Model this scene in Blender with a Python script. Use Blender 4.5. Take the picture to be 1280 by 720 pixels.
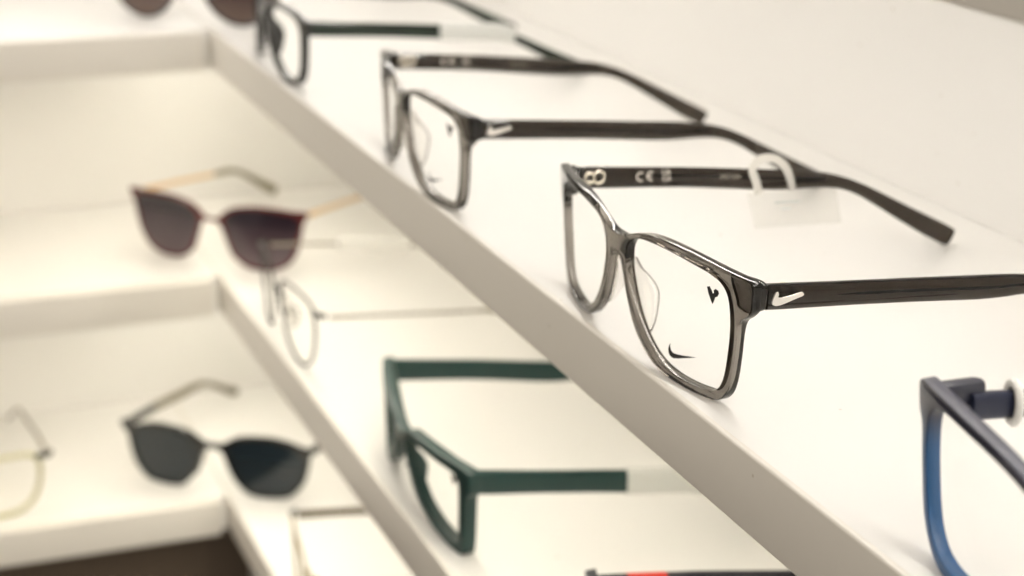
import bpy, bmesh, math, random
from mathutils import Vector, Matrix

scene = bpy.context.scene
for o in list(bpy.data.objects):
    bpy.data.objects.remove(o)
MM = 0.001

# ------------------------------------------------------------------ camera
cd = bpy.data.cameras.new("camera")
cam = bpy.data.objects.new("camera", cd)
scene.collection.objects.link(cam)
right = Vector((0.36350769, 0.93149684, 0.01325885))
down = Vector((0.29654575, -0.10220854, -0.94953359))
fwd = Vector((-0.88313237, 0.34909462, -0.31338502))
m = Matrix((right, -down, -fwd)).transposed().to_4x4()
m.translation = Vector((487.1, -227.45, 195.0)) * MM
cam.matrix_world = m
cd.sensor_width = 36.0
cd.lens = 2308.0 / 1280.0 * 36.0
cd.clip_start = 0.01
cd.clip_end = 20
cd.dof.use_dof = True
cd.dof.focus_distance = 0.502
cd.dof.aperture_fstop = 11.0
scene.camera = cam

# ------------------------------------------------------------------ light of the shop
W = bpy.data.worlds.new("World")
scene.world = W
W.use_nodes = True
wb = W.node_tree.nodes["Background"]
wb.inputs[0].default_value = (1.0, 0.90, 0.78, 1)
wb.inputs[1].default_value = 0.20


def area(name, loc, target, size, power, col):
    l = bpy.data.lights.new(name, 'AREA')
    l.shape = 'RECTANGLE'
    l.size, l.size_y = size
    l.energy = power
    l.color = col
    o = bpy.data.objects.new(name, l)
    scene.collection.objects.link(o)
    o.location = loc
    o.rotation_euler = (Vector(target) - Vector(loc)).to_track_quat('-Z', 'Y').to_euler()
    return o


area("ceiling_light", (1.5, 0.02, 1.25), (-0.5, 0.0, 0.0), (1.4, 1.4), 10.0, (1.0, 0.92, 0.80))
area("edge_fill_light", (-0.45, -0.95, 0.72), (-0.45, 0.0, 0.0), (0.35, 0.35), 0.9, (1.0, 0.92, 0.80))  # added fill lamp, brightens the front edges towards the corner

scene.view_settings.view_transform = 'Standard'
scene.view_settings.look = 'None'
scene.view_settings.exposure = 1.10
scene.view_settings.gamma = 1.0
scene.render.film_transparent = False
cy = scene.cycles
cy.use_denoising = True
cy.max_bounces = 20
cy.transmission_bounces = 16
cy.transparent_max_bounces = 24
cy.diffuse_bounces = 6
cy.glossy_bounces = 8
cy.sample_clamp_indirect = 6.0
cy.blur_glossy = 0.6
LED = 13.0
LED_COL = (1.0, 0.95, 0.89)


# ------------------------------------------------------------------ materials
def nt(name):
    M = bpy.data.materials.new(name)
    M.use_nodes = True
    t = M.node_tree
    return M, t, t.nodes["Principled BSDF"], t.nodes["Material Output"]


def bump_noise(t, p, scale, strength, dist=0.0002, detail=4):
    tc = t.nodes.new("ShaderNodeTexCoord")
    n = t.nodes.new("ShaderNodeTexNoise")
    n.inputs["Scale"].default_value = scale
    n.inputs["Detail"].default_value = detail
    t.links.new(tc.outputs["Object"], n.inputs["Vector"])
    b = t.nodes.new("ShaderNodeBump")
    b.inputs["Strength"].default_value = strength
    b.inputs["Distance"].default_value = dist
    t.links.new(n.outputs["Fac"], b.inputs["Height"])
    t.links.new(b.outputs["Normal"], p.inputs["Normal"])
    return tc, n


def plain(name, col, rough=0.4, metal=0.0, coat=0.0, bump=None):
    M, t, p, o = nt(name)
    p.inputs["Base Color"].default_value = (*col, 1)
    p.inputs["Roughness"].default_value = rough
    p.inputs["Metallic"].default_value = metal
    p.inputs["Coat Weight"].default_value = coat
    if bump:
        bump_noise(t, p, *bump)
    return M


def laminate(name, col, rough):
    """white shelf board: faint mottling, dust specks, fine orange peel"""
    M, t, p, o = nt(name)
    tc, n = bump_noise(t, p, 900.0, 0.10, 0.0001)
    n2 = t.nodes.new("ShaderNodeTexNoise")
    n2.inputs["Scale"].default_value = 9.0
    n2.inputs["Detail"].default_value = 5
    t.links.new(tc.outputs["Object"], n2.inputs["Vector"])
    r = t.nodes.new("ShaderNodeMapRange")
    r.inputs[3].default_value = rough - 0.07
    r.inputs[4].default_value = rough + 0.09
    t.links.new(n2.outputs["Fac"], r.inputs[0])
    t.links.new(r.outputs[0], p.inputs["Roughness"])
    v = t.nodes.new("ShaderNodeTexVoronoi")
    v.inputs["Scale"].default_value = 55.0
    t.links.new(tc.outputs["Object"], v.inputs["Vector"])
    cr = t.nodes.new("ShaderNodeValToRGB")
    cr.color_ramp.elements[0].position = 0.02
    cr.color_ramp.elements[0].color = (col[0] * .72, col[1] * .68, col[2] * .6, 1)
    cr.color_ramp.elements[1].position = 0.045
    cr.color_ramp.elements[1].color = (*col, 1)
    t.links.new(v.outputs["Distance"], cr.inputs[0])
    t.links.new(cr.outputs[0], p.inputs["Base Color"])
    return M


def crystal(name, tint, density, rough=0.04):
    """see-through acetate: clear dielectric that absorbs with depth"""
    M, t, p, o = nt(name)
    p.inputs["Base Color"].default_value = (1, 1, 1, 1)
    p.inputs["Roughness"].default_value = rough
    p.inputs["IOR"].default_value = 1.48
    p.inputs["Transmission Weight"].default_value = 1.0
    va = t.nodes.new("ShaderNodeVolumeAbsorption")
    va.inputs["Color"].default_value = (*tint, 1)
    va.inputs["Density"].default_value = density
    t.links.new(va.outputs[0], o.inputs["Volume"])
    return M


def clear_sheet(name, tint, refl=0.05, rough=0.0, haze=0.0, hazecol=(0.8, 0.8, 0.8)):
    """thin clear sheet: passes light straight through with a faint reflection"""
    M, t, p, o = nt(name)
    t.nodes.remove(p)
    tr = t.nodes.new("ShaderNodeBsdfTransparent")
    tr.inputs[0].default_value = (*tint, 1)
    gl = t.nodes.new("ShaderNodeBsdfGlossy")
    gl.inputs["Roughness"].default_value = rough
    lw = t.nodes.new("ShaderNodeLayerWeight")
    lw.inputs[0].default_value = 0.35
    mx = t.nodes.new("ShaderNodeMixShader")
    ml = t.nodes.new("ShaderNodeMath")
    ml.operation = 'MULTIPLY'
    ml.inputs[1].default_value = refl
    t.links.new(lw.outputs['Facing'], ml.inputs[0])
    t.links.new(ml.outputs[0], mx.inputs[0])
    base = tr
    if haze > 0:
        df = t.nodes.new("ShaderNodeBsdfDiffuse")
        df.inputs[0].default_value = (*hazecol, 1)
        m2 = t.nodes.new("ShaderNodeMixShader")
        m2.inputs[0].default_value = haze
        t.links.new(tr.outputs[0], m2.inputs[1])
        t.links.new(df.outputs[0], m2.inputs[2])
        base = m2
    t.links.new(base.outputs[0], mx.inputs[1])
    t.links.new(gl.outputs[0], mx.inputs[2])
    t.links.new(mx.outputs[0], o.inputs[0])
    return M


def sun_lens(name, top, bottom, z0, z1, thru_top, thru_bot):
    """tinted sunglass lens, graded from a dark top to a paler bottom"""
    M, t, p, o = nt(name)
    tc = t.nodes.new("ShaderNodeTexCoord")
    sp = t.nodes.new("ShaderNodeSeparateXYZ")
    t.links.new(tc.outputs["Object"], sp.inputs[0])
    r = t.nodes.new("ShaderNodeMapRange")
    r.inputs[1].default_value = z0 * MM
    r.inputs[2].default_value = z1 * MM
    t.links.new(sp.outputs[2], r.inputs[0])
    mx = t.nodes.new("ShaderNodeMix")
    mx.data_type = 'RGBA'
    mx.inputs[6].default_value = (*bottom, 1)
    mx.inputs[7].default_value = (*top, 1)
    t.links.new(r.outputs[0], mx.inputs[0])
    t.links.new(mx.outputs[2], p.inputs["Base Color"])
    p.inputs["Roughness"].default_value = 0.06
    tr = t.nodes.new("ShaderNodeBsdfTransparent")
    tr.inputs[0].default_value = (.75, .66, .66, 1)
    r2 = t.nodes.new("ShaderNodeMapRange")
    r2.inputs[3].default_value = thru_bot
    r2.inputs[4].default_value = thru_top
    t.links.new(r.outputs[0], r2.inputs[0])
    ms = t.nodes.new("ShaderNodeMixShader")
    t.links.new(r2.outputs[0], ms.inputs[0])
    t.links.new(p.outputs[0], ms.inputs[1])
    t.links.new(tr.outputs[0], ms.inputs[2])
    t.links.new(ms.outputs[0], o.inputs[0])
    return M


def graded(name, top, bottom, z0, z1, rough=0.25):
    """plastic dyed from one colour at the brow to another at the foot"""
    M, t, p, o = nt(name)
    tc = t.nodes.new("ShaderNodeTexCoord")
    sp = t.nodes.new("ShaderNodeSeparateXYZ")
    t.links.new(tc.outputs["Object"], sp.inputs[0])
    r = t.nodes.new("ShaderNodeMapRange")
    r.interpolation_type = 'SMOOTHSTEP'
    r.inputs[1].default_value = z0 * MM
    r.inputs[2].default_value = z1 * MM
    t.links.new(sp.outputs[2], r.inputs[0])
    mx = t.nodes.new("ShaderNodeMix")
    mx.data_type = 'RGBA'
    mx.inputs[6].default_value = (*bottom, 1)
    mx.inputs[7].default_value = (*top, 1)
    t.links.new(r.outputs[0], mx.inputs[0])
    t.links.new(mx.outputs[2], p.inputs["Base Color"])
    p.inputs["Roughness"].default_value = rough
    return M


def emit(name, col, s):
    M, t, p, o = nt(name)
    t.nodes.remove(p)
    e = t.nodes.new("ShaderNodeEmission")
    e.inputs[0].default_value = (*col, 1)
    e.inputs[1].default_value = s
    t.links.new(e.outputs[0], o.inputs[0])
    return M


M_SHELF = laminate("white_laminate", (0.84, 0.83, 0.805), 0.30)
M_WALL = laminate("white_back_panel", (0.83, 0.818, 0.79), 0.42)
M_EDGE = laminate("white_edge_band", (0.78, 0.75, 0.69), 0.36)
M_LED = emit("led_diffuser", LED_COL, LED * 1.0)
M_LED3 = emit("led_diffuser_warm", (1.0, 0.935, 0.79), LED * 1.1)
M_LED2 = emit("led_diffuser_dim", (1.0, 0.89, 0.71), LED * 0.52)
M_FLOOR = plain("dark_floor", (0.10, 0.075, 0.055), 0.5, bump=(30, 0.2))
M_SHADE = plain("dark_brown_shade", (0.12, 0.09, 0.064), 0.5, bump=(60, 0.2))  # brown kept dark to stand in for shade under the lowest left shelf
M_GREY = crystal("grey_crystal_acetate", (0.40, 0.36, 0.305), 760.0, 0.0)
M_GREYT = crystal("smoke_acetate", (0.36, 0.29, 0.215), 1500.0, 0.08)
M_PAD = crystal("pale_grey_acetate", (0.55, 0.50, 0.42), 190.0, 0.12)
M_LENS = clear_sheet("demo_lens", (0.995, 0.995, 0.99), 0.03)
M_SILVER = plain("brushed_silver", (0.82, 0.79, 0.74), 0.28, 0.9)
M_HINGE = plain("hinge_metal", (0.80, 0.74, 0.62), 0.35, 0.6)
M_WIRE = plain("dark_core_wire", (0.004, 0.004, 0.003), 0.9)
M_BLACKPRINT = plain("black_print", (0.006, 0.005, 0.004), 0.6)
M_WHITEPRINT = plain("pale_print", (0.72, 0.67, 0.60), 0.6)
M_CODEPRINT = plain("dim_print", (0.36, 0.33, 0.28), 0.6)
M_BLACK = plain("gloss_black_plastic", (0.012, 0.012, 0.011), 0.2)
M_BLACKGREEN = plain("dark_bottle_green", (0.005, 0.016, 0.007), 0.22)
M_GREEN = plain("matt_teal_green", (0.003, 0.030, 0.027), 0.42, bump=(800, .15))
M_RED = plain("red_rubber", (0.55, 0.035, 0.02), 0.4)
M_NAVYBLACK = plain("black_navy", (0.02, 0.02, 0.028), 0.35)
M_BLUE = graded("grey_to_blue_plastic", (0.040, 0.042, 0.070), (0.014, 0.088, 0.235), 25, 38, 0.36)
M_NAVY = plain("navy_plastic", (0.010, 0.014, 0.036), 0.3)
M_GREYBROW = plain("grey_brow_plastic", (0.030, 0.032, 0.048), 0.3)
M_GUN = plain("gunmetal", (0.018, 0.015, 0.012), 0.4, 0.1)
M_DARKMETAL = plain("dark_metal", (0.03, 0.027, 0.023), 0.35, 0.3)
M_PALEMETAL = plain("pale_bronze_temple", (0.24, 0.21, 0.165), 0.4, 0.2)
M_GOLD = plain("antique_gold", (0.28, 0.21, 0.075), 0.35, 0.6)
M_BROWNGOLD = plain("brown_gold", (0.075, 0.05, 0.016), 0.4, 0.1)
M_BURG = plain("burgundy_acetate", (0.10, 0.018, 0.018), 0.22)
M_PEACH = plain("peach_gold", (0.72, 0.50, 0.27), 0.35, 0.35)
M_OLIVE = plain("olive_tip", (0.20, 0.17, 0.09), 0.3)
M_PALEOLIVE = plain("pale_olive_acetate", (0.16, 0.135, 0.08), 0.3)
M_CLEARYEL = plain("pale_straw_acetate", (0.50, 0.475, 0.27), 0.3)
M_SUNB = sun_lens("charcoal_lens", (0.009, 0.017, 0.023), (0.014, 0.022, 0.028), 5, 38, 0.0, 0.04)
M_SUNM = sun_lens("plum_lens", (0.018, 0.011, 0.018), (0.135, 0.095, 0.105), 1, 32, 0.0, 0.03)
M_SUNT = sun_lens("brown_lens", (0.05, 0.03, 0.03), (0.17, 0.115, 0.09), 0, 22, 0.05, 0.25)
M_TAGWHITE = plain("white_tag_plastic", (0.80, 0.79, 0.75), 0.35)
M_SLEEVE = plain("grey_white_sleeve", (0.66, 0.67, 0.64), 0.25)
M_TAGCLEAR = clear_sheet("frosted_tag_card", (0.96, 0.96, 0.95), 0.03, 0.15, 0.045, (0.80, 0.795, 0.76))
M_TAGLOOP = clear_sheet("milky_loop", (0.96, 0.96, 0.94), 0.06, 0.15, 0.72, (0.86, 0.84, 0.79))
M_FAINT = plain("faint_print", (0.40, 0.47, 0.47), 0.6)


# ------------------------------------------------------------------ helpers
def obj_from_mesh(name, me, mat, parent=None):
    me.materials.clear()
    me.materials.append(mat)
    o = bpy.data.objects.new(name, me)
    scene.collection.objects.link(o)
    if parent:
        o.parent = parent
    return o


def obj(name, bm, mat, parent=None, smooth=True, angle=35):
    bmesh.ops.recalc_face_normals(bm, faces=bm.faces)
    me = bpy.data.meshes.new(name)
    bm.to_mesh(me)
    bm.free()
    if smooth:
        for p in me.polygons:
            p.use_smooth = True
        me.set_sharp_from_angle(angle=math.radians(angle))
    return obj_from_mesh(name, me, mat, parent)


def tag(o, label=None, cat=None, group=None, kind=None):
    if label: o['label'] = label
    if cat: o['category'] = cat
    if group: o['group'] = group
    if kind: o['kind'] = kind


def thing(name, label, cat, loc, rotz=0.0, group=None):
    o = bpy.data.objects.new(name, None)
    o.empty_display_size = 0.01
    scene.collection.objects.link(o)
    o.location = Vector(loc) * MM
    o.rotation_euler = (0, 0, rotz)
    tag(o, label, cat, group)
    return o


def dup(root, loc, rotz, label, skip=()):
    r = root.copy()
    scene.collection.objects.link(r)
    r.location = Vector(loc) * MM
    r.rotation_euler = (0, 0, rotz)
    r['label'] = label
    for ch in list(root.children):
        c = ch.copy(); scene.collection.objects.link(c); c.parent = r
        for g in list(ch.children):
            d = g.copy(); scene.collection.objects.link(d); d.parent = c
    return r


def box(bm, x0, x1, y0, y1, z0, z1, bevel=0.0, seg=2):
    r = bmesh.ops.create_cube(bm, size=1.0)
    vs = r['verts']
    for v in vs:
        v.co = Vector(((x0 + x1) / 2 + v.co.x * (x1 - x0), (y0 + y1) / 2 + v.co.y * (y1 - y0),
                       (z0 + z1) / 2 + v.co.z * (z1 - z0))) * MM
    if bevel:
        es = list({e for v in vs for e in v.link_edges})
        bmesh.ops.bevel(bm, geom=es, offset=bevel * MM, segments=seg, affect='EDGES', profile=0.6)


def catmull(pts, n=6, closed=True):
    out = []
    N = len(pts)
    for i in range(N if closed else N - 1):
        P = [Vector(pts[(i + j) % N] if closed else pts[max(0, min(N - 1, i + j))]) for j in (-1, 0, 1, 2)]
        for k in range(n):
            t = k / n
            # centripetal-like: plain uniform with reduced tension
            a = 0.5 * (2 * P[1] + (P[2] - P[0]) * t + (2 * P[0] - 5 * P[1] + 4 * P[2] - P[3]) * t * t
                       + (-P[0] + 3 * P[1] - 3 * P[2] + P[3]) * t ** 3)
            out.append(a)
    if not closed:
        out.append(Vector(pts[-1]))
    return out


def mirror_loop(half):
    """half outline running from the top centre (x=0) round to the lower centre"""
    left = [(-x, z) for x, z in reversed(half) if x > 1e-6]
    return half + left


def flat_mesh(loops, depth, bevel):
    """filled 2D outlines given depth and a rounded edge; returns a bmesh in (x, y=depth, z), mm"""
    cu = bpy.data.curves.new("tmp", 'CURVE')
    cu.dimensions = '2D'
    cu.fill_mode = 'BOTH'
    for L in loops:
        s = cu.splines.new('POLY')
        s.points.add(len(L) - 1)
        for p, q in zip(s.points, L):
            p.co = (q[0], q[1], 0, 1)
        s.use_cyclic_u = True
    cu.extrude = max(depth / 2 - bevel, 0.0)
    if bevel:
        cu.bevel_depth = bevel
        cu.bevel_resolution = 2
        cu.offset = -bevel
    o = bpy.data.objects.new("tmp", cu)
    scene.collection.objects.link(o)
    dg = bpy.context.evaluated_depsgraph_get()
    me = bpy.data.meshes.new_from_object(o.evaluated_get(dg))
    bpy.data.objects.remove(o)
    bpy.data.curves.remove(cu)
    bm = bmesh.new()
    bm.from_mesh(me)
    bpy.data.meshes.remove(me)
    bmesh.ops.remove_doubles(bm, verts=bm.verts, dist=1e-4)
    for v in bm.verts:
        x, z, d = v.co
        v.co = Vector((x, -d + depth / 2, z))
    return bm


class Shape:
    """bends and tilts front-plane coordinates (x, y, z) in mm into the frame's space"""
    def __init__(self, k, tilt, dz=0.0):
        self.k, self.c, self.s, self.dz = k, math.cos(tilt), math.sin(tilt), dz

    def __call__(self, x, y, z):
        y = y + self.k * x * x
        return Vector((x, y * self.c - z * self.s, z * self.c + y * self.s + self.dz)) * MM


def apply(bm, fn):
    for v in bm.verts:
        v.co = fn(*v.co)
    return bm


def lens_bm(contour, thick, y0, sh, rings=9, shrink=0.03, side=1):
    cx = sum(p[0] for p in contour) / len(contour)
    cz = sum(p[1] for p in contour) / len(contour)
    bm = bmesh.new()
    R = []
    for sgn, yy in ((0, y0), (1, y0 + thick)):
        rows = []
        for i in range(rings, 0, -1):
            f = i / rings
            row = []
            for p in contour:
                d = Vector((p[0] - cx, p[1] - cz))
                L = d.length
                d = d * ((L - shrink) / L) * f
                row.append(bm.verts.new(sh(side * (cx + d.x), yy, cz + d.y)))
            rows.append(row)
        ctr = bm.verts.new(sh(side * cx, yy, cz))
        R.append((rows, ctr))
        n = len(contour)
        for a, b in zip(rows, rows[1:]):
            for j in range(n):
                bm.faces.new((a[j], a[(j + 1) % n], b[(j + 1) % n], b[j]))
        for j in range(n):
            bm.faces.new((rows[-1][j], rows[-1][(j + 1) % n], ctr))
    a, b = R[0][0][0], R[1][0][0]
    for j in range(n):
        bm.faces.new((a[j], a[(j + 1) % n], b[(j + 1) % n], b[j]))
    return bm


def sweep(sections, closed=False):
    """sections: lists of equally many points (mm) joined into a capped tube"""
    bm = bmesh.new()
    S = [[bm.verts.new(Vector(p) * MM) for p in s] for s in sections]
    n = len(S[0])
    rng = list(zip(S, S[1:])) + ([(S[-1], S[0])] if closed else [])
    for a, b in rng:
        for j in range(n):
            bm.faces.new((a[j], a[(j + 1) % n], b[(j + 1) % n], b[j]))
    if not closed:
        bm.faces.new(S[0]); bm.faces.new(S[-1])
    return bm


def tube(pts, r, n=8, closed=False, flat=1.0):
    """round wire through points (mm); r a number or a list"""
    P = [Vector(p) for p in pts]
    secs = []
    up = None
    N = len(P)
    for i, p in enumerate(P):
        a = P[(i - 1) % N] if (closed or i > 0) else P[i]
        b = P[(i + 1) % N] if (closed or i < N - 1) else P[i]
        t = (b - a).normalized()
        if up is None:
            up = Vector((0, 0, 1)) if abs(t.z) < 0.9 else Vector((1, 0, 0))
        u = (up - t * up.dot(t)).normalized()
        w = t.cross(u)
        up = u
        rr = r[i] if isinstance(r, (list, tuple)) else r
        secs.append([p + (u * math.cos(2 * math.pi * j / n) + w * flat * math.sin(2 * math.pi * j / n)) * rr
                     for j in range(n)])
    return sweep(secs, closed)


def lerp(tab, x):
    if x <= tab[0][0]: return tab[0][1]
    for (a, u), (b, v) in zip(tab, tab[1:]):
        if x <= b:
            return u + (v - u) * (x - a) / (b - a)
    return tab[-1][1]


TOP = [(13.8, 39.0), (20, 38.6), (30, 37.8), (40, 37.0), (52, 36.2), (66, 35.0), (80, 33.7), (92, 32.7), (100, 31.9),
       (107, 30.8), (113, 29.3), (119, 27.2), (128, 22.9), (138.6, 17.3), (150, 11.6), (158.5, 7.4), (160.6, 6.0)]
BOT = [(13.8, 31.6), (20, 31.2), (30, 30.6), (40, 30.0), (52, 29.2), (66, 27.9), (79, 26.5), (91, 25.4), (98, 25.6),
       (105, 25.6), (110, 25.2), (115, 24.2), (122, 21.0), (131, 15.2), (142.5, 8.0), (154, 1.2), (157.6, 0.25)]
TOP_F, BOT_F = TOP, BOT


def temple_bm(side, x_tab, th_tab, hs=1.0, zs=1.0, ys=1.0, y_from=None, y_to=None, hs_tab=None, y_off=0.0, round_=3.2, e_grow=0.0, drop=0.0):
    """a temple: sections between the matched points of its upper and lower edge"""
    secs = []
    n = 20
    pairs = list(zip(TOP, BOT))
    fine = []
    for (a, b), (c, d) in zip(pairs, pairs[1:]):
        for k in range(4):
            t = k / 4
            fine.append(((a[0] + (c[0] - a[0]) * t, a[1] + (c[1] - a[1]) * t), (b[0] + (d[0] - b[0]) * t, b[1] + (d[1] - b[1]) * t)))
    fine.append(pairs[-1])
    sm = []
    for i in range(len(fine)):                       # soften the kinks
        lo, hi = max(0, i - 3), min(len(fine), i + 4)
        if i < 2 or i > len(fine) - 4:
            sm.append(fine[i]); continue
        w = min(i - lo, hi - 1 - i)
        seg = fine[i - w:i + w + 1]
        sm.append(tuple((sum(s[q][0] for s in seg) / len(seg), sum(s[q][1] for s in seg) / len(seg)) for q in (0, 1)))
    for a, b in sm:
        yc, zc = (a[0] + b[0]) / 2, (a[1] + b[1]) / 2
        if y_from is not None and yc < y_from: continue
        if y_to is not None and yc > y_to: continue
        zc -= drop * max(0.0, yc - 13.8)
        h = hs * (lerp(hs_tab, yc) if hs_tab else 1.0)
        hy, hz = (a[0] - b[0]) / 2 * h, (a[1] - b[1]) / 2 * h
        L = math.hypot(hy, hz)
        zlow = zc * zs - abs(hz) - 0.15
        if zlow < 0: zc = (abs(hz) + 0.15) / zs
        x = side * lerp(x_tab, yc)
        th = lerp(th_tab, yc) / 2 + e_grow
        hy, hz = hy * (1 + e_grow / L), hz * (1 + e_grow / L)
        s = []
        for j in range(n):
            an = 2 * math.pi * (j + .5) / n
            ca, sa = math.cos(an), math.sin(an)
            e = 2 / round_
            px = math.copysign(abs(ca) ** e, ca) * th
            pz = math.copysign(abs(sa) ** e, sa)
            s.append((x + px, (yc + hy * pz) * ys + y_off, zc * zs + hz * pz))
        secs.append(s)
    # rounded ends
    def shrunk(s, f, dy):
        c = sum((Vector(p) for p in s), Vector()) / len(s)
        return [tuple(c + (Vector(p) - c) * f + Vector((0, dy, 0))) for p in s]
    secs = [shrunk(secs[0], .82, -.25)] + secs + [shrunk(secs[-1], .86, .35), shrunk(secs[-1], .55, .6)]
    return sweep(secs)


XT = [(13.8, 66.6), (20, 66.6), (52, 65.7), (97, 62.6), (128, 60.8), (161, 58.6)]
THT = [(13.8, 4.2), (30, 3.9), (80, 3.6), (110, 3.6), (140, 3.4), (161, 3.2)]


def print_bm(poly, fn, depth=0.05):
    bm = flat_mesh([poly], depth, 0)
    bmesh.ops.subdivide_edges(bm, edges=bm.edges[:], cuts=3, use_grid_fill=True)
    return apply(bm, fn)


def text_bm(txt, size, fn, shear=0.0, xscale=1.0):
    cu = bpy.data.curves.new("tmp", 'FONT')
    cu.body = txt
    cu.size = size
    cu.align_x = 'CENTER'
    cu.align_y = 'CENTER'
    cu.extrude = 0.02
    cu.offset = 0.03
    cu.shear = shear
    o = bpy.data.objects.new("tmp", cu)
    scene.collection.objects.link(o)
    dg = bpy.context.evaluated_depsgraph_get()
    me = bpy.data.meshes.new_from_object(o.evaluated_get(dg))
    bpy.data.objects.remove(o)
    bpy.data.curves.remove(cu)
    bm = bmesh.new(); bm.from_mesh(me); bpy.data.meshes.remove(me)
    for v in bm.verts:
        v.co = fn(v.co.x * xscale, v.co.z, v.co.y)
    return bm


def half_shift(loop):
    return [(-x, z) for x, z in reversed(loop)]


# ------------------------------------------------------------------ frames
START = {}


def plastic_front(root, outer, inner, depth, bevel, k, tilt, mat, lens_mat, lens_y=0.9, lens_t=1.3, n=5, dz=0.0):
    O = catmull(mirror_loop(outer), n)
    I = catmull(inner, n)
    J = half_shift(I)
    sh = Shape(k, tilt)
    bm = flat_mesh([O, I, J], depth, bevel)
    apply(bm, sh)
    zmin = min(v.co.z for v in bm.verts) / MM
    sh.dz = -zmin + 0.05 + dz
    for v in bm.verts:
        v.co.z += sh.dz * MM
    START[root.name] = k * 67.5 ** 2 + depth - 35 * tilt + .05 - 13.8
    fr = obj('front_frame', bm, mat, root, angle=28)
    lenses = []
    for side in (-1, 1):
        lenses.append(obj('lens', lens_bm([tuple(p) for p in I], lens_t, lens_y, sh, side=side), lens_mat, root, angle=50))
    return fr, lenses, sh


def nose_pads(root, mat, sh, prof, xc, depth0, th=1.5, splay=0.28):
    for side in (-1, 1):
        secs = []
        for z, ym in prof:
            x0 = lerp(xc, z)
            ymid = (depth0 + ym) / 2
            hy = max((ym - depth0) / 2, 0.15)
            s = []
            for j in range(14):
                a = 2 * math.pi * j / 14
                yy = ymid + hy * math.copysign(abs(math.cos(a)) ** .7, math.cos(a))
                xx = x0 + (yy - depth0) * splay + th / 2 * math.sin(a) * (1 - .45 * (yy - depth0) / 9)
                v = sh(xx, yy, z) / MM
                s.append((side * v.x, v.y, v.z))
            secs.append(s)
        obj('nose_pad', sweep(secs), mat, root, angle=60)


PAD_PROF = [(29.6, 4.6), (28.4, 5.0), (26.2, 5.9), (24.5, 7.2), (22, 8.8), (19.4, 9.5), (17, 9.0), (13.7, 7.8), (11.2, 6.6), (9.4, 5.2), (8.8, 4.6)]
PAD_X = [(8.7, 14.6), (10, 13.6), (14.5, 11.2), (20.5, 8.6), (27, 6.3), (30, 5.6)]

G1_OUT = [(0, 36.8), (4, 37.0), (8, 38.0), (13, 39.6), (20, 41.3), (28, 42.3), (39, 42.3), (49, 41.6), (58, 40.8), (65.4, 40.2), (68.0, 39.7),
          (68.9, 38.4), (68.7, 34), (68.2, 31.2), (66.4, 29.2), (63.9, 27.0), (62.7, 23), (61.8, 16), (60.4, 8.6), (58.2, 3.6), (54.3, .8),
          (48, 0.05), (40, -.1), (31, .5), (24, 2.1), (17.8, 5.4), (12.2, 10.4), (8.7, 16.5), (6.3, 22), (4.7, 26.6), (3.0, 29.2), (0, 30.2)]
G1_IN = [(7.7, 27.5), (7.6, 31), (8.5, 34.5), (11.2, 37.1), (16, 38.8), (24, 39.6), (34, 39.6), (44, 38.9), (52, 37.9), (57, 36.1),
         (59.5, 32.5), (60.2, 25), (59.2, 16), (57.4, 8.3), (54.2, 4.0), (48.5, 2.75), (41, 2.3), (33, 2.75), (25.6, 4.5), (19.4, 8.0), (14.4, 13.1), (10.7, 19.1), (8.7, 24)]
TICK_LENS = [(31.1, 8.95), (30.5, 8.33), (30.0, 7.11), (30.0, 6.01), (30.5, 5.2), (31.5, 4.75), (32.65, 4.75), (35.37, 5.55), (38.31, 6.67),
             (40.98, 7.61), (43.7, 8.6), (40.23, 7.85), (37.15, 7.12), (34.98, 6.7), (33.37, 6.45), (32.2, 6.45), (31.4, 6.9), (31.0, 7.62), (30.9, 8.21)]
TICK_LENS = [(x + 1.3, z + 2.2) for x, z in TICK_LENS]
HEART = [(50.31, 34.3), (51.5, 34.7), (52.4, 33.7), (52.8, 32.9), (53.3, 33.2), (53.2, 34.0), (54.0, 34.6), (55.1, 34.4), (55.4, 33.6), (54.8, 32.5),
         (53.8, 32.05), (53.5, 31.15), (52.73, 29.7), (52.0, 30.7), (51.0, 32.4)]
HEART = [(x - .6, z - .6) for x, z in HEART]
TICK_TEMPLE = [(15.9, 37.0), (16.5, 37.15), (16.8, 36.5), (16.6, 35.5), (17.6, 35.3), (18.8, 35.5), (21.1, 35.75), (22.8, 36.1), (24.1, 36.3), (24.8, 35.6), (24.4, 35.1),
               (22.1, 34.5), (19.3, 33.7), (17.6, 33.2), (16.0, 33.1), (15.0, 33.5), (14.7, 34.2), (14.9, 35.0), (15.4, 36.3)]


def side_face(side, off):
    """maps temple drawing coordinates (y, depth, z) onto the outer (off>0) or inner (off<0) face of a temple"""
    def fn(y, d, z):
        x = lerp(XT, y) + (lerp(THT, y) / 2 + off) * (1 if off > 0 else -1) * 1.0 if False else lerp(XT, y) + math.copysign(lerp(THT, y) / 2 + abs(off), off) + math.copysign(1, off) * d
        return Vector((side * x, y, z)) * MM
    return fn


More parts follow.
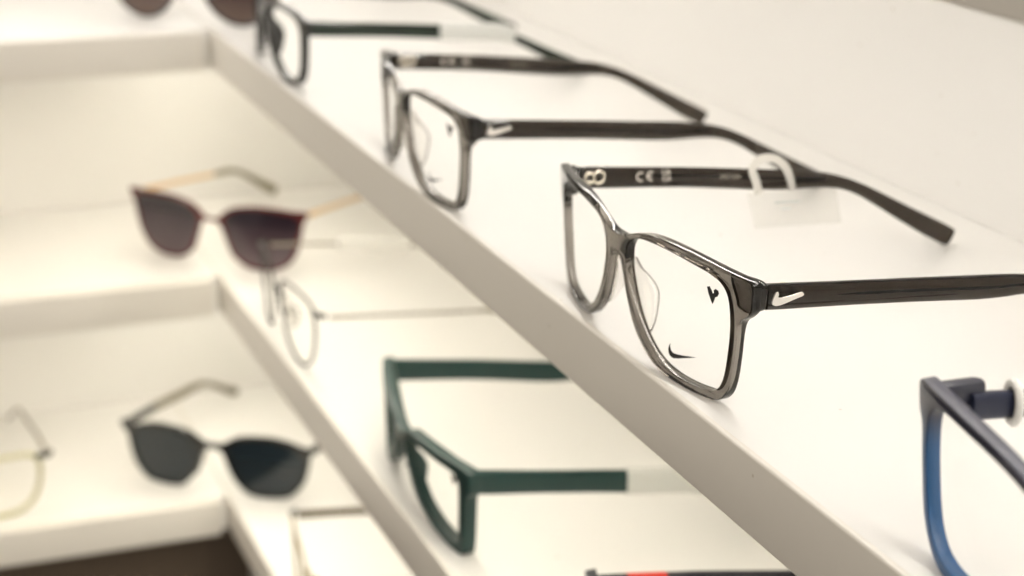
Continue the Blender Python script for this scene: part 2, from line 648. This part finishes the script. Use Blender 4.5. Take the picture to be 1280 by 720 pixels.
def make_grey(label, loc, rotz):
    root = thing('eyeglasses', label, 'eyeglasses', loc, rotz, 'grey crystal rectangular eyeglasses')
    fr, lenses, sh = plastic_front(root, G1_OUT, G1_IN, 3.1, 0.4, 0.0022, 0.048, M_GREY, M_LENS)
    nose_pads(root, M_PAD, sh, PAD_PROF, PAD_X, 3.15)
    L = lenses[1]
    obj('tick_print', print_bm(TICK_LENS, lambda x, y, z: sh(x, y + 0.9 - .1, z)), M_BLACKPRINT, L, False)
    obj('emblem_print', print_bm(HEART, lambda x, y, z: sh(x, y + 0.9 - .1, z)), M_BLACKPRINT, L, False)
    END = [(57.8, 38.8), (61, 39.3), (65.4, 39.4), (67.6, 38.9), (68.4, 37.8), (68.3, 34), (67.8, 31.7), (65.9, 30.2), (63, 30), (60.7, 31), (60.2, 33), (58.6, 36.3)]
    for side in (-1, 1):
        bm = flat_mesh([catmull([(side * x, z) for x, z in END], 3)], 2.1, .3)
        apply(bm, lambda x, y, z: sh(x, y + 3.13, z))
        obj('endpiece', bm, M_GREY, root)
        t = obj('temple', temple_bm(side, XT, THT), M_GREYT, root)
        f = side_face(side, 0.18)
        bm = flat_mesh([TICK_TEMPLE], 0.6, 0.12)
        apply(bm, lambda y, d, z: f(y, d - .35, z))
        obj('tick_emblem', bm, M_SILVER, t)
        # core wire showing along the outer face
        secs = []
        for y in range(36, 112, 4):
            z = lerp(TOP, y) * .5 + lerp(BOT, y) * .5 + .3
            w = min(1.0, (y - 35) / 10) * .38 + .05
            x = lerp(XT, y) + lerp(THT, y) / 2 + .02
            secs.append([(side * (x - .1), y, z - w), (side * (x + .06), y, z - w * .7), (side * (x + .06), y, z + w * .7), (side * (x - .1), y, z + w)])
        obj('core_wire', sweep(secs), M_WIRE, t, False)
        # hinge plate and knuckle on the inner face
        hx = side * (66.6 - 2.35)
        hb = bmesh.new()
        for yy, rr in ((17.2, 1.7), (20.6, 2.0)):
            pts = [(hx - side * .5, yy + rr * math.cos(a), 35.6 + rr * math.sin(a)) for a in [2 * math.pi * i / 16 for i in range(16)]]
            tb = tube(pts, .55, 6, True)
            me = bpy.data.meshes.new("t"); tb.to_mesh(me); tb.free(); hb.from_mesh(me); bpy.data.meshes.remove(me)
        obj('hinge', hb, M_HINGE, t)
        if side < 0:
            g = lambda x, d, z: Vector((-(lerp(XT, x) - lerp(THT, x) / 2) + .06 + d, x, z)) * MM
            # lettering reads along +y on the inner face
            def put(ty, tz, slope):
                return lambda x, d, z: g(ty + x, d, tz + z - slope * x)
            def arc(yc, bar):
                o_, i_ = 1.75, 1.18
                A = [math.radians(q) for q in range(62, 299, 12)]
                P = [(o_ * math.cos(q), o_ * math.sin(q)) for q in A]
                Q = [(i_ * math.cos(q), i_ * math.sin(q)) for q in reversed(A)]
                loops = [P + Q]
                bm = flat_mesh(loops, .04, 0)
                if bar:
                    b2 = flat_mesh([[(-1.25, .27), (.35, .27), (.35, -.27), (-1.25, -.27)]], .04, 0)
                    me = bpy.data.meshes.new("t"); b2.to_mesh(me); b2.free(); bm.from_mesh(me); bpy.data.meshes.remove(me)
                pf = put(yc, 34.4, .06)
                return apply(bm, lambda x, d, z: pf(x, d, z))
            obj('mark_print', arc(36.4, False), M_WHITEPRINT, t, False)
            obj('mark_print', arc(40.2, True), M_WHITEPRINT, t, False)
            obj('mark_print', text_bm("UK", 2.5, put(46.0, 35.2, .06), 0, 1.0), M_WHITEPRINT, t, False)
            obj('mark_print', text_bm("CA", 2.5, put(46.0, 33.0, .06), 0, 1.0), M_WHITEPRINT, t, False)
            obj('code_print', text_bm("2907 039", 2.2, put(69.5, 32.0, .09), .25, .95), M_CODEPRINT, t, False)
    return root


# ------------------------------------------------------------------ shelves
XE, YE, DEP, THK = -558.0, -1.84, 189.0, 23.0
ZS = [154.6, 0.0, -150.2, -295.4]
XR = 640.0
YL = -620.0
R_LABEL = ["uppermost white shelf, only its front edge showing in the top right corner",
           "large white shelf under the two grey eyeglasses and the blue ones",
           "middle white shelf of the right run, under the green eyeglasses",
           "lowest white shelf of the right run, under the brown gold eyeglasses"]
L_LABEL = ["left run white shelf above the brown round sunglasses",
           "left run white shelf at the top, under the brown round sunglasses",
           "left run white shelf under the burgundy cat eye sunglasses",
           "lowest left run white shelf, under the black sunglasses"]


def edge_strip(root, inv, ends, axis, w, zt):
    """edge band: flat strip whose two outer corners are rounded"""
    r = 0.9
    prof = [(w, zt), (r, zt)] + [(r - r * math.sin(a), zt - r + r * math.cos(a)) for a in (.4, .8, 1.2)] + [(0, zt - r)]
    prof += [(0, zt - THK + r)] + [(r - r * math.cos(a), zt - THK + r - r * math.sin(a)) for a in (.4, .8, 1.2)] + [(r, zt - THK), (w, zt - THK)]
    secs = []
    for (ax, ay, _) in ends:
        secs.append([(ax, ay + d, z) if axis == 'y' else (ax - d, ay, z) for d, z in prof])
    bm = sweep(secs)
    bm.transform(inv)
    return obj('front_edge', bm, M_EDGE, root, angle=50)


def shelf(label, x0, x1, y0, y1, zt, front, led, grp, back=0):
    root = thing('display_shelf', label, 'shelf', ((x0 + x1) / 2, (y0 + y1) / 2, zt - THK), 0, grp)
    inv = Matrix.Translation(-root.location)

    def part(name, b, mat, bev=0.4):
        bm = bmesh.new()
        box(bm, *b, bevel=bev)
        bm.transform(inv)
        return obj(name, bm, mat, root, angle=30)
    if front == 'y':
        part('board', (x0, x1, y0 + 2.0, y1, zt - THK, zt), M_SHELF, 0)
        edge_strip(root, inv, [(x0, y0, 1), (x1, y0, 1)], 'y', 2.0, zt)
        if led:
            y0 += back
            h = part('led_channel', (x0 + 25, x1 - 5, y0 + 30, y0 + 46, zt - THK - .25, zt - THK - .02), M_TAGWHITE, 0)
            part('led_strip', (x0 + 30, x1 - 10, y0 + 34, y0 + 42, zt - THK - .6, zt - THK - .27), M_LED if zt > 100 else M_LED3, 0)
    else:
        part('board', (x0, x1 - 8.0, y0, y1, zt - THK, zt), M_SHELF, 0)
        edge_strip(root, inv, [(x1, y0, 1), (x1, y1 - 5.8, 1)], 'x', 8.0, zt)
        if led:
            part('led_channel', (x1 - 30, x1 - 14, y0 + 5, y1 - 25, zt - THK - .25, zt - THK - .02), M_TAGWHITE, 0)
            part('led_strip', (x1 - 26, x1 - 18, y0 + 10, y1 - 30, zt - THK - .6, zt - THK - .27), M_LED if zt > 100 else M_LED2, 0)
    return root


for i, z in enumerate(ZS):
    shelf(R_LABEL[i], XE - DEP + .5, XR, YE, YE + DEP, z, 'y', i < 3, 'shelves of the right run', 22 if i == 0 else -23)
    shelf(L_LABEL[i], XE - DEP + .5, XE, YL, YE - .25, z, 'x', i < 3, 'shelves of the left run')


def structure(name, b, mat, bev=0.0):
    bm = bmesh.new()
    box(bm, *b, bevel=bev)
    o = obj(name, bm, mat, None, False)
    o['kind'] = 'structure'
    return o


structure('wall', (XE - DEP - 15, XR, YE + DEP + .3, YE + DEP + 15, -900, 420), M_WALL)
structure('wall', (XE - DEP - 15, XE - DEP - .3, YL, YE + DEP, -900, 420), M_WALL)
structure('floor', (-1600, 1600, -1800, 1200, -920, -900.5), M_FLOOR)
bm = bmesh.new()
box(bm, XE - DEP + 1, XE - 40, YL, YE + 20, -900, ZS[3] - THK - 1, .5)  # added panel, its dark colour replaces the unlit space below the shelf
tag(obj('shade_panel', bm, M_SHADE, None, False), 'dark brown panel added to stand in for the shade below the lowest left shelf', 'panel')

# ------------------------------------------------------------------ grey pair, right run top shelf
YAW = -0.0092
g1 = make_grey('grey crystal rectangular eyeglasses in sharp focus, with a clear tag on the far temple', (0, 0, 0), YAW)
g2 = dup(g1, (-210, -0.9, 0), -0.062, 'grey crystal rectangular eyeglasses out of focus behind the sharp grey pair')


# ------------------------------------------------------------------ other frames
def simple_temples(root, mat, x_in, th, hs=1.0, zs=1.0, ys=1.0, y_from=None, y_to=None, hs_tab=None, sides=(-1, 1), name='temple', y_off=None, grow=0.0, drop=0.0):
    if y_off is None: y_off = START.get(root.name, 0.0)
    s = x_in
    xt = [(a, b / 68.0 * s) for a, b in XT]
    tt = [(a, b * th) for a, b in THT]
    return [obj(name, temple_bm(sd, xt, tt, hs, zs, ys, y_from, y_to, hs_tab, y_off, e_grow=grow, drop=drop), mat, root) for sd in sides]


# black pair with a green inside, top shelf, far end
BL_OUT = [(0, 33), (6, 34.3), (14, 37), (26, 39), (40, 39.4), (54, 38.3), (62, 36.3), (68.6, 35), (70, 33), (69, 30), (66.2, 27),
          (64.8, 20), (62, 9), (57, 2.6), (48, 0), (38, 0), (28, 2.6), (19, 8), (12, 16), (8, 23), (4, 28), (0, 29.2)]
BL_IN = [(10.2, 25), (9.6, 30), (12, 33.2), (18, 35.3), (27, 36.5), (40, 36.9), (52, 36), (59.5, 33.5), (62.2, 29), (62, 20.5), (59.4, 10.2), (55, 4.8), (47.5, 2.5),
         (38.5, 2.5), (29.4, 4.8), (21, 9.8), (14.5, 17)]
b = thing('eyeglasses', 'black eyeglasses with green lined temple at the top, beside the round sunglasses', 'eyeglasses', (-4.79 * 195 + 487.1, 1.174 * 195 - 227.45, 0), -0.06)
_, bl_l, sh = plastic_front(b, BL_OUT, BL_IN, 3.6, .4, .0018, .05, M_BLACK, M_LENS)
nose_pads(b, M_BLACK, sh, PAD_PROF, PAD_X, 3.7)
for tm in simple_temples(b, M_BLACKGREEN, 68, .9, hs=1.0, zs=.90):
    pass
black_pair = b

# teal green sport pair, middle shelf
GN_OUT = [(0, 33.6), (5, 34.2), (10, 37), (16, 38.8), (30, 39.8), (50, 40.3), (64, 40.8), (69.3, 40.3), (70.3, 37), (69.8, 31), (67.4, 28),
          (66.2, 20), (64.8, 8), (63, 1.6), (59.5, 0), (50, .8), (38, 3), (26, 7), (17, 13), (11, 20), (6.5, 26.4), (3, 28.6), (0, 29.2)]
GN_IN = [(8.4, 29), (9.6, 32.8), (13, 34.8), (30, 35.9), (48, 36.3), (58, 36.2), (61.4, 34.4), (62, 28), (60.8, 12), (59.6, 5.6), (56, 4.2), (47, 5.2),
         (37, 7.6), (27, 11.6), (19.4, 17.4), (12.6, 24)]
g = thing('eyeglasses', 'teal green rectangular eyeglasses on the middle right shelf', 'eyeglasses', (-3.652 * 195 + 487.1, 1.185 * 195 - 227.45, ZS[2]), -0.06)
_, gn_l, sh = plastic_front(g, GN_OUT, GN_IN, 5.4, .3, .0022, .05, M_GREEN, M_LENS)
nose_pads(g, M_GREEN, sh, PAD_PROF, PAD_X, 5.5, th=2.2)
obj('emblem_print', print_bm([(x + 5.5, z + 1) for x, z in HEART], lambda x, y, z: sh(x, y + 0.9 - .1, z)), M_BLACKPRINT, gn_l[1], False)
for side, tm in zip((-1, 1), simple_temples(g, M_GREEN, 68, 1.05, hs=1.42, zs=.985, drop=.02, sides=(-1,)) + simple_temples(g, M_GREEN, 68, 1.05, hs=1.42, zs=.985, drop=.06, sides=(1,))):
    bm = bmesh.new()
    box(bm, -.35, .35, 18.4, 20.6, 34.4, 36.6, .3)
    bm.transform(Matrix.Translation((-side * -64.9 * MM if False else side * 64.9 * MM, 0, 0)))
    obj('hinge_screw', bm, M_HINGE, tm)
green_pair = g

# blue pair at the right edge
BU_OUT = [(0, 34), (6, 35), (14, 38.3), (28, 41.2), (46, 42.2), (60, 42), (68.8, 41.4), (70.4, 39), (69.6, 34), (67.6, 30.5), (66.6, 22), (64, 10), (59, 3), (52, 0),
          (42, -.2), (30, 1.5), (20, 6.5), (13, 14), (8.5, 21.5), (4.5, 27.5), (0, 29.4)]
BU_IN = [(9.6, 25), (9.4, 31), (12.5, 34.6), (18, 36.6), (29, 38.4), (46, 39.2), (57, 38.6), (62, 35.6), (63.6, 30), (63.2, 22), (60.8, 11), (56.8, 5.2), (51, 2.9), (42, 2.7), (31, 4.4),
         (22, 9), (15.6, 15.8), (11.6, 21.5)]
u = thing('eyeglasses', 'blue eyeglasses with a dark grey brow, cut off by the right edge', 'eyeglasses', (-1.378 * 195 + 487.1, 1.172 * 195 - 227.45, 0), 0.0)
_, bu_l, sh = plastic_front(u, BU_OUT, BU_IN, 4.0, .5, .0020, .05, M_BLUE, M_LENS)
nose_pads(u, M_NAVY, sh, PAD_PROF, PAD_X, 4.1)
simple_temples(u, M_NAVY, 66.8, 1.1, hs=.92, zs=1.0, y_from=18, y_off=0)
for side in (-1, 1):
    bm = bmesh.new()
    box(bm, side * 67.4 - 2.4, side * 67.4 + 2.4, 8.0, 23.5, 34.9, 41.0, 2.0)
    obj('endpiece', bm, M_GREYBROW, u)
blue_pair = u

# black pair with red bands, middle shelf, bottom edge of the photograph
r = thing('eyeglasses', 'black eyeglasses with a red band on the temple, cut off by the bottom edge', 'eyeglasses', (-2.455 * 195 + 487.1, 1.212 * 195 - 227.45, ZS[2]), -0.02)
_, _, sh = plastic_front(r, GN_OUT, GN_IN, 4.4, .6, .0022, .05, M_NAVYBLACK, M_LENS)
nose_pads(r, M_NAVYBLACK, sh, PAD_PROF, PAD_X, 4.5, th=2.2)
for tm, side in zip(simple_temples(r, M_NAVYBLACK, 68, 1.05, hs=1.0, drop=.035), (-1, 1)):
    bd = simple_temples(r, M_RED, 68, 1.05, hs=1.0, y_from=24, y_to=42, sides=(side,), name='red_band', grow=.12, drop=.035)[0]
    bd.parent = tm


# ------------------------------------------------------------------ wire frames
def wire_front(root, contour, k, tilt, rim_r, mat, lens_mat, bridge, end_mat, end_x, end_z, pad_mat, rim_mat2=None, n=5, end_r=1.1):
    I = catmull(contour, n)
    sh = Shape(k, tilt)
    zmin = min(sh(p[0], 0, p[1]).z for p in I) / MM
    sh.dz = -zmin + rim_r + .05
    for side in (-1, 1):
        obj('rim', tube([sh(side * p[0], 0, p[1]) / MM for p in I], rim_r, 8, True), mat, root)
        ln = lens_bm([tuple(p) for p in I], 1.2, -.6, sh, side=side, shrink=rim_r * .6)
        obj('lens', ln, lens_mat, root, angle=50)
    br = catmull(bridge, 6, False)
    br = br + [Vector((-p.x, p.y)) for p in reversed(br[:-1])]
    obj('bridge', tube([sh(p.x, -.3, p.y) / MM for p in br], rim_r * 1.1, 8), mat, root)
    for side in (-1, 1):
        xs = max(p[0] for p in I)
        zz = min(I, key=lambda p: abs(p[1] - end_z) + (0 if p[0] > 30 else 99))
        a = sh(side * zz[0], 0, zz[1]) / MM
        c = sh(side * (end_x - 1.5), -.4, end_z) / MM
        d = Vector((side * end_x, c.y + 2.5, c.z)); e = Vector((side * end_x, c.y + 3.2, c.z))
        obj('endpiece', tube([tuple(v) for v in (a, (a + c) / 2, c, d, e)], end_r, 8), end_mat, root)
        xr = min(p[0] for p in I)
        pz = 17
        ps = [sh(side * (xr + 2.2), 1.5, pz + 4) / MM, sh(side * (xr + .5), 4.2, pz + 3) / MM, sh(side * (xr + .6), 5.2, pz) / MM]
        bm = tube([tuple(v) for v in ps], .45, 6)
        obj('pad_arm', bm, mat, root)
        q = sh(side * (xr + .4), 5.6, pz) / MM
        bm = bmesh.new()
        bmesh.ops.create_uvsphere(bm, u_segments=12, v_segments=8, radius=1.0)
        for v in bm.verts:
            v.co = Vector((q.x + v.co.x * 1.1 + side * v.co.y * .6, q.y + v.co.y * 3.0, q.z + v.co.z * 6.5)) * MM
        obj('nose_pad', bm, pad_mat, root)
    return sh


# thin bronze pair on the middle shelf
TH_IN = [(9.5, 26), (10.3, 34), (14, 39), (24, 41), (38, 41.3), (51, 40.2), (58.3, 36.8), (60, 28), (57.2, 15), (51.5, 6), (42, 1), (31, .6), (21, 4.4), (13.6, 12)]
w = thing('eyeglasses', 'thin bronze wire eyeglasses behind the green pair, on the middle shelf', 'eyeglasses', (-4.748 * 195 + 487.1, 1.185 * 195 - 227.45, ZS[2]), -0.02)
wire_front(w, TH_IN, .0016, .05, .85, M_GUN, M_LENS, [(10.5, 28), (6, 31), (0, 32)], M_DARKMETAL, 68, 35.8, M_PAD, end_r=1.5)
HT = [(13, .24), (40, .2), (95, .22), (104, .55), (120, .7), (161, .75)]
simple_temples(w, M_PALEMETAL, 68, .45, hs=1, zs=1.0, y_to=100, hs_tab=HT, y_off=-3.2)
simple_temples(w, M_OLIVE, 68, .7, hs=1, zs=1.0, y_from=100.1, hs_tab=HT, name='temple_tip', y_off=-3.2)
thin_pair = w

# antique gold pair on the lowest right shelf
AU_IN = [(9.5, 26), (10, 32), (14, 36.4), (24, 38.6), (40, 39), (54, 38.6), (62, 37), (64.6, 32), (63.4, 20), (58.5, 8), (50, 1.6), (38, .4), (26, 2), (16.6, 9), (11.4, 17)]
a = thing('eyeglasses', 'antique gold wire eyeglasses, lowest and cut off by the bottom edge', 'eyeglasses', (-4.458 * 195 + 487.1, 1.18 * 195 - 227.45, ZS[3]), -0.02)
wire_front(a, AU_IN, .0018, .05, .9, M_GOLD, M_LENS, [(10.2, 30), (6, 33), (0, 34)], M_DARKMETAL, 68.5, 37.2, M_OLIVE, end_r=1.5)
simple_temples(a, M_BROWNGOLD, 68.5, .6, hs=.62, zs=1.02, y_off=-4.2)

# ------------------------------------------------------------------ sunglasses of the left run
def loc_of(P, along, ang, cx_mm):
    """thing position: point P (camera units) plus cx_mm along the front line"""
    return (P[0] * 195 + 487.1 + cx_mm * math.cos(ang), P[1] * 195 - 227.45 + cx_mm * math.sin(ang))


SB_OUT = [(0, 33.8), (6, 34.2), (12, 37.6), (20, 40.8), (38, 41.4), (50, 38.9), (57, 35.9), (61.5, 35.0), (66, 37.8), (67.8, 36.4), (66.2, 32.8), (62.6, 29), (61.6, 22.5), (58.2, 11), (50.3, 2.2), (42, 0), (29, 0), (20.5, 3),
          (12.8, 12), (8.8, 22), (6.5, 28), (3.5, 30), (0, 30.5)]
SB_IN = [(10, 27.5), (11.8, 32.6), (15.8, 36.2), (23, 38.5), (37, 38.8), (48, 36.4), (55.2, 32.8), (58.6, 28), (58.3, 22), (55.2, 11.8), (48.6, 4.4), (41.4, 2.5), (30, 2.5), (22.4, 5.2), (15.3, 13.5), (11.5, 22)]
ANG = math.radians(90 - 38.2)
x, y = loc_of((-5.562, .978), 0, ANG, 38)
nx, ny = math.sin(ANG), -math.cos(ANG)
s = thing('sunglasses', 'black angular sunglasses with charcoal lenses on the lowest left shelf', 'sunglasses', (x + nx * 3, y + ny * 3, ZS[3]), ANG)
_, _, sh = plastic_front(s, SB_OUT, SB_IN, 3.6, .4, .0019, .05, M_BLACK, M_SUNB)
nose_pads(s, M_BLACK, sh, PAD_PROF, PAD_X, 3.7)
simple_temples(s, M_BLACK, 66.5, .9, hs=.8, zs=.98, y_to=50)
simple_temples(s, M_PALEOLIVE, 66.5, .9, hs=.8, zs=.98, y_from=49, name='temple_tip')

SM_OUT = [(0, 30), (5, 30.5), (9, 34.2), (16, 38.2), (28, 40.4), (42, 40.5), (54, 39.6), (63.6, 39.4), (64.6, 37.6), (61.4, 31), (59.4, 22), (56.6, 12.6), (50.6, 4.6), (41.4, .6), (32, 0), (22.8, 1.7), (14.8, 7.4), (10.5, 17), (7.8, 24),
          (5, 27.8), (0, 28.2)]
SM_IN = [(9.6, 25), (10.4, 31.4), (17, 36.2), (28, 38.3), (42, 38.4), (53, 37.4), (59, 35.4), (59.4, 30), (57.5, 22.2), (54.8, 13.4), (49.4, 6.1), (41, 2.4), (32, 1.8), (23.7, 3.5), (16.4, 8.7), (12.3, 17.6)]
ANG = math.radians(90 - 46.7)
x, y = loc_of((-5.659, 1.081), 0, ANG, 31)
nx, ny = math.sin(ANG), -math.cos(ANG)
s = thing('sunglasses', 'burgundy cat eye sunglasses with gold temples on the middle left shelf', 'sunglasses', (x + nx * 7, y + ny * 7, ZS[2]), ANG)
plastic_front(s, SM_OUT, SM_IN, 3.0, .4, .0019, .05, M_BURG, M_SUNM)
HT2 = [(13, .5), (40, .42), (90, .4), (105, .7), (161, .9)]
simple_temples(s, M_PEACH, 61.5, .5, hs=1, zs=1.03, y_to=92, hs_tab=HT2)
simple_temples(s, M_OLIVE, 61.5, .8, hs=1, zs=1.03, y_from=91, hs_tab=HT2, name='temple_tip')

ST_IN = [(33.5 + 24.2 * math.sin(t), 24.2 - 24.2 * math.cos(t)) for t in [2 * math.pi * i / 16 for i in range(16)]]
ANG = math.radians(45)
x, y = loc_of((-5.658, 1.015), 0, ANG, 34)
s = thing('sunglasses', 'round brown sunglasses cut off by the top edge', 'sunglasses', (x + 2, y - 2, ZS[1]), ANG)
wire_front(s, ST_IN, .0016, .04, 1.3, M_DARKMETAL, M_SUNT, [(10.5, 31), (5, 35), (0, 36)], M_DARKMETAL, 64, 34, M_DARKMETAL, n=4)
simple_temples(s, M_DARKMETAL, 64, .6, hs=.55, zs=.95)

# pale straw pair, cut by the left edge
CL_IN = [(9.5, 27), (10, 33), (14, 37), (24, 38.6), (44, 38.8), (55, 38), (60.5, 34), (61.5, 26), (60, 16), (55.5, 7), (47, 1.8), (36, .8), (25, 3), (16.5, 9.5), (11.4, 18)]
s = thing('eyeglasses', 'pale straw rimmed eyeglasses on the lowest left shelf, cut off by the left edge', 'eyeglasses',
          (-5.46 * 195 + 487.1, .27 * 195 - 227.45, ZS[3]), math.radians(90))
wire_front(s, CL_IN, .0014, .05, 1.5, M_CLEARYEL, M_LENS, [(10.2, 31), (6, 33), (0, 33.5)], M_BLACK, 68, 36, M_CLEARYEL, end_r=2.0)
simple_temples(s, M_PALEOLIVE, 68, .5, hs=.4, zs=1.0, y_off=-3)


# ------------------------------------------------------------------ tags on the temples
def ribbon(path, w, th):
    """flat band along a path lying mostly in the y-z plane; w across, th thick"""
    P = [Vector(p) for p in catmull(path, 6, False)]
    secs = []
    for i, p in enumerate(P):
        t = (P[min(i + 1, len(P) - 1)] - P[max(i - 1, 0)]).normalized()
        nrm = Vector((1, 0, 0)); nrm = (nrm - t * nrm.dot(t)).normalized()
        bi = t.cross(nrm)
        secs.append([p + bi * w / 2 * sx + nrm * th / 2 * sy for sx, sy in ((-1, -.5), (-.8, -1), (.8, -1), (1, -.5), (1, .5), (.8, 1), (-.8, 1), (-1, .5))])
    return sweep(secs)


t1 = thing('price_tag', 'clear plastic tag looped over the far temple of the sharp grey eyeglasses', 'tag', (-61.2, 86, 0), YAW)
obj('loop', ribbon([(0.5, -4.8, 25.6), (.5, -6.2, 30), (.2, -7.6, 34.0), (-.5, -6.0, 36.6), (-1, -2.6, 37.6), (-.5, 1.8, 37.0), (.2, 5.0, 34.4), (.5, 7.0, 30.6), (.5, 8.6, 26)], 3.0, .9), M_TAGLOOP, t1)
bm = bmesh.new()
box(bm, -.2, .2, -15.5, 19.5, -7.2, 7.2, .18)
for v in bm.verts:
    v.co.y -= .42 * (v.co.z - .0072) - .002
bm.transform(Matrix.Translation(Vector((.8, 3.0, 19.2)) * MM) @ Matrix.Rotation(math.radians(-2), 4, 'X') @ Matrix.Rotation(math.radians(14), 4, 'Y'))
cardo = obj('card', bm, M_TAGCLEAR, t1, False)
for k, (ya, yb, zz) in enumerate([(-2, 8, 2.8), (1, 5, .2)]):
    bm = bmesh.new()
    box(bm, .24, .27, ya, yb, zz - .25, zz + .25)
    bm.transform(Matrix.Translation(Vector((.8, 3.0, 19.2)) * MM) @ Matrix.Rotation(math.radians(-2), 4, 'X') @ Matrix.Rotation(math.radians(14), 4, 'Y'))
    obj('card_print', bm, M_FAINT, cardo, False)


def sleeve_tag(host, label, side, y0, y1, x_in, zs, h, th, mat, drop=0.0):
    """flattened white sleeve pushed over a temple; a thing of its own at the temple's place"""
    mw = Matrix.Translation(host.location) @ Matrix.Rotation(host.rotation_euler.z, 4, 'Z')
    ym = (y0 + y1) / 2
    xm = side * lerp(XT, ym) / 68 * x_in
    zm = ((lerp(TOP, ym) + lerp(BOT, ym)) / 2 - drop * (ym - 13.8)) * zs
    c = mw @ (Vector((xm, ym, zm)) * MM)
    r = thing('price_tag', label, 'tag', c / MM, host.rotation_euler.z)
    secs = []
    for y in [y0 + (y1 - y0) * i / 8 for i in range(9)]:
        x = side * lerp(XT, y) / 68 * x_in - xm
        z = ((lerp(TOP, y) + lerp(BOT, y)) / 2 - drop * (y - 13.8)) * zs - zm
        s_ = []
        for j in range(16):
            an = 2 * math.pi * (j + .5) / 16
            ca, sa = math.cos(an), math.sin(an)
            s_.append((x + math.copysign(abs(ca) ** .6, ca) * th / 2, y - ym, z + math.copysign(abs(sa) ** .6, sa) * h / 2))
        secs.append(s_)
    obj('sleeve', sweep(secs), mat, r)
    return r


sleeve_tag(black_pair, 'white plastic sleeve tag on the near temple of the black eyeglasses', 1, 76, 116, 68, .90, 9.0, 5.5, M_SLEEVE)
sleeve_tag(green_pair, 'white plastic sleeve tag on the near temple of the green eyeglasses', 1, 80, 118, 68, .985, 11.2, 6.4, M_SLEEVE, drop=.06)
sleeve_tag(thin_pair, 'white plastic sleeve tag on the far temple of the thin bronze eyeglasses', -1, 50, 92, 68, 1.0, 8.5, 4.5, M_TAGWHITE)
t4 = thing('price_tag', 'white ring tag on the navy temple of the blue eyeglasses at the right edge', 'tag',
           (-1.378 * 195 + 487.1 - 65.1, 1.172 * 195 - 227.45 + 31, 34.4), -.35)
obj('ring', tube([(3.6 * math.cos(q), 0.5 * math.cos(q), 4.9 * math.sin(q)) for q in [2 * math.pi * i / 28 for i in range(28)]], 1.15, 8, True), M_TAGWHITE, t4)
